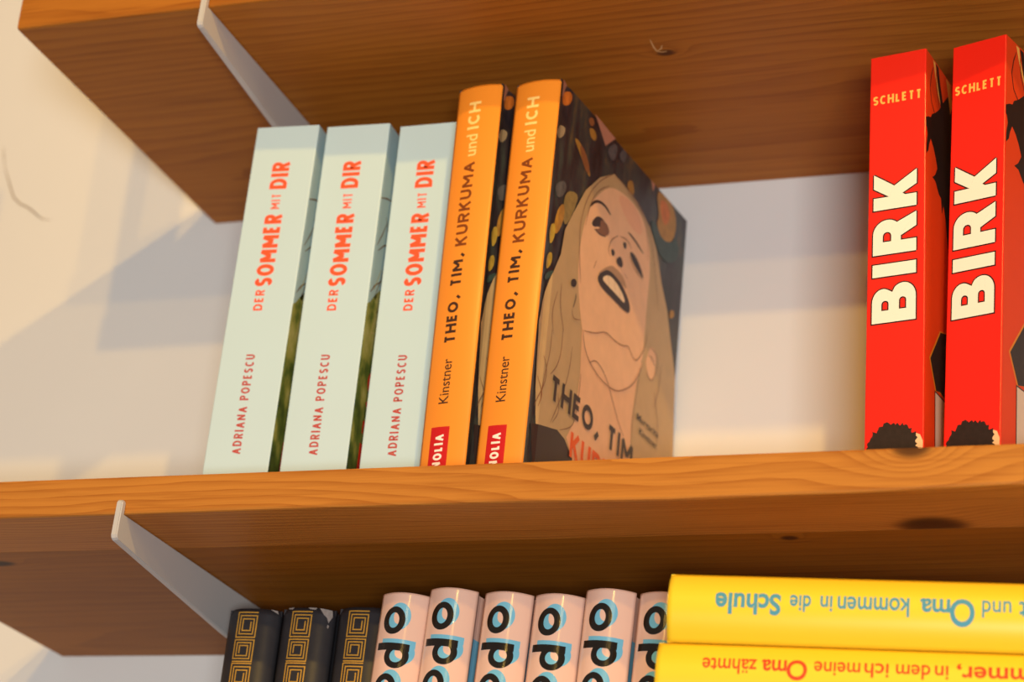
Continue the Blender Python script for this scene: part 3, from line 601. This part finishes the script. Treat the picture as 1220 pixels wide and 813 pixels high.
print_on('scuffed_head', join2d([poly2d([(18.4, hm-0.2), (23.6, hm-0.6), (23.9, hm-3.5), (22.6, hm-6.5), (21.8, hm-4.2), (20.4, hm-3.0)]), poly2d([(13, hm-0.1), (17.2, hm-0.1), (16.5, hm-1.0), (14, hm-0.8)]), poly2d([(3.0, hm-0.1), (6.2, hm-0.1), (5.5, hm-0.9), (3.6, hm-0.8)]), poly2d([(22.4, hm-7.2), (23.0, hm-7.8), (22.7, hm-9.2), (22.2, hm-8.4)])]), A, m_wear, d2, 1.5, [20, 21, 22, 22.8, 23.4])
print_on('scuffed_head', join2d([poly2d([(20.5, hm-0.2), (23.4, hm-0.4), (23.8, hm-1.8), (22.5, hm-1.2)])]), A, m_wear, d1, 1.5, [21, 22, 23])
R = surf_right(24.5, 1.2)
print_on('gilt_ornament', join2d([ribbon([(4, hm-4), (5, hm-12), (4.6, hm-16)], 0.6), ribbon([(3.6, hm-26), (5.6, hm-29), (4.2, hm-32)], 1.0), ribbon([(3.8, hm-40), (5.4, hm-43)], 0.8)]), R, m_gilt, d2, 1)

# --- six pink glossy books
m_pink = mat('pink_gloss_card', (230, 188, 170), 0.13, 0.5, 0.01, 20, coat=0.5)
m_sb = mat('light_blue_print', (112, 182, 214), 0.2, 0.5, coat=0.35); m_bl = mat('gloss_black_print', (24, 20, 18), 0.16, 0.5, coat=0.35)
HP = -0.0385-ZB-0.0003
def pink_book(w, h):
    o = empty('hardcover_book', (0, 0, 0)); dep = 0.118; b = 0.0050; W_ = w*1000; hm = h*1000
    hardback(w, h, dep, b, 2.0, m_pink, m_pink, o, 0.0012, 0.0, 0.0010)
    A = surf_arc(W_, b*1000, 2.0); cuts = [W_*i/20 for i in range(1, 20)]
    def word(dx, dz):
        def o_(cx, cz): return ellipse_ring(cx+dx, cz+dz, 5.1, 6.1, 2.7)
        def bar(s0, s1, z0, z1, k=0.6): return poly2d([(s0+dx, z1+dz), (s1+dx, z1-k+dz), (s1+dx, z0-k+dz), (s0+dx, z0+dz)])
        dd = ellipse_ring(11.2+dx, hm-28.0+dz, 5.4, 5.4, 2.6)
        D_ = [ellipse_ring(9.8+dx, hm-58+dz, 7.6, 7.6, 2.9, 24, math.pi, 2*math.pi), bar(2.2, 17.4, hm-61, hm-57.5, 0)]
        return join2d([o_(8.1, hm-12.4), dd, bar(1.7, 16.4, hm-25.2, hm-22.0), o_(7.9, hm-41.8)]+D_)
    print_on('title_shadow', word(2.1, 1.7), A, m_sb, o, 1, cuts)
    print_on('title_lettering', word(0, 0), A, m_bl, o, 2, cuts)
    print_on('cover_picture', poly2d([(1.0, 0.5), (dep*1000-0.5, 0.5), (dep*1000-0.5, hm-19), (1.0, hm-19)]), surf_right(W_, 1.2), m_sb, o, 1, [1.6, 3.5, 5.5, 7.5, 9.8])
    return o
GR = 'pink glossy books on the lowest shelf'
p0 = pink_book(0.0214, HP)
LN = 0.036
pl = ['pink glossy book with black and blue spine lettering, leftmost, beside the charcoal books', 'pink glossy book, second from the left, its top highest of the pink row',
      'pink glossy book, third from the left in the pink row', 'pink glossy book, fourth from the left in the pink row',
      'pink glossy book, fifth from the left, a blue cover edge at its right', 'pink glossy book, rightmost, partly hidden behind the yellow books']
for i, (x, dz, yw, dy) in enumerate([(0.1213, 0, 0.1, 0), (0.1432, 0.0018, 0.1, 0), (0.1685, -0.0003, 0.10, 0), (0.1913, -0.0016, 0.10, 0), (0.2136, 0.0002, 0.10, 0), (0.2372, -0.0016, 0.10, 0)]):
    o = p0 if i == 0 else copy_tree(p0)
    hh = HP+dz
    put(o, x-LN*hh+0.0005, 0.052+dy, ZB+0.0003, yw, LN, pl[i], 'book', GR); o.scale = (1, 1, hh/HP)

# --- yellow books lying in a stack
m_ye = mat('yellow_matt_card', (246, 204, 44), 0.42, 0.35, 0.02, 20)
m_tq = mat('turquoise_print', (70, 146, 170), 0.5); m_rd = mat('red_print', (222, 60, 30), 0.5)
def flat_text(words, zb, zc):
    """words: (text, left, right, scale) in mm from the left end; the title is upside down, so it reads right to left"""
    out = []
    for t, l, r, k, wt in words:
        # surface coords (s from the top downwards, z_local along the length)
        out.append(text2d(t, (zb, r), (0, -(r-l)), ((zc-zb)*k, 0), wt))
    return join2d(out)
def yellow_book(w, h, words, zb, zc, m):
    o = empty('hardcover_book', (0, 0, 0)); b = 0.0062; W_ = w*1000
    hardback(w, h, 0.118, b, 2.2, m_ye, m_ye, o, 0.0008, 0.15, 0.002)
    if words: print_on('title_lettering', flat_text(words, zb, zc), surf_arc(W_, b*1000, 2.2), m, o, 1, [W_*i/20 for i in range(1, 20)])
    return o
GR = 'yellow hardbacks lying in a stack'
YW = 0.148
def lay(o, dx, ztop, label, yaw=YW):
    o.location = (0.2665+dx*math.cos(yaw), -0.003+0.0035+dx*math.sin(yaw), ztop); o.rotation_euler = (0, math.pi/2, yaw)
    return tag(o, label, 'book', GR)
w1 = [(a, b+2.5, c+2.5, k, q) for a, b, c, k, q in [('Schule', 16.3, 40.6, 1.0, 0.034), ('die', 44.5, 52.2, 0.82, 0.022), ('in', 56.0, 60.3, 0.82, 0.022), ('kommen', 62.5, 89.0, 0.92, 0.022), ('ma', 93.5, 104.0, 0.95, 0.030), ('O', 104.4, 113.0, 1.28, 0.024), ('und', 116.0, 126.6, 0.85, 0.012), ('t', 129.6, 132.2, 0.95, 0.02)]]
w2 = [(a, b+2.5, c+2.5, k, q) for a, b, c, k, q in [('zähmte', 15.4, 35.8, 0.9, 0.012), ('ma', 38.0, 47.0, 0.95, 0.022), ('O', 47.4, 54.7, 1.12, 0.02), ('meine', 57.5, 74.5, 0.85, 0.012), ('ich', 76.2, 85.0, 0.85, 0.012), ('dem', 87.8, 100.3, 0.85, 0.012), ('in', 102.1, 106.9, 0.85, 0.012), ('Sommer,', 110.2, 147, 0.95, 0.02)]]
T1 = 0.0272
lay(yellow_book(T1, 0.215, w1, 8.8, 16.6, m_tq), 0, -0.0491, 'yellow hardback lying flat on top of its stack, turquoise upside-down title')
lay(yellow_book(T1, 0.215, w2, 6.6, 13.4, m_rd), -0.003, -0.0491-T1-0.0004, 'yellow hardback lying flat under the top one, red upside-down title')
zt = -0.0491-2*(T1+0.0004); n = 5; tk = (zt-ZB-0.0003)/n-0.0004
pb = yellow_book(tk, 0.215, None, 0, 0, None)
for i in range(n):
    lay(pb if i == 0 else copy_tree(pb), -0.001*(i % 2), zt-i*(tk+0.0004), 'plain yellow hardback lying low in the stack, below the titled ones')

# --- a slim book standing face-out above on the top shelf's left end (its shadow falls on the wall)
m_gr = mat('grey_linen', (150, 146, 140), 0.7, 0.2, 0.1, 400)
o = empty('paperback_book', (XU+0.0004, 0.0035, H+TH+0.0003)); paperback(0.030, 0.108, 0.012, m_gr, m_gr, o)
tag(o, 'small grey booklet standing above the frame on the top shelf', 'book')
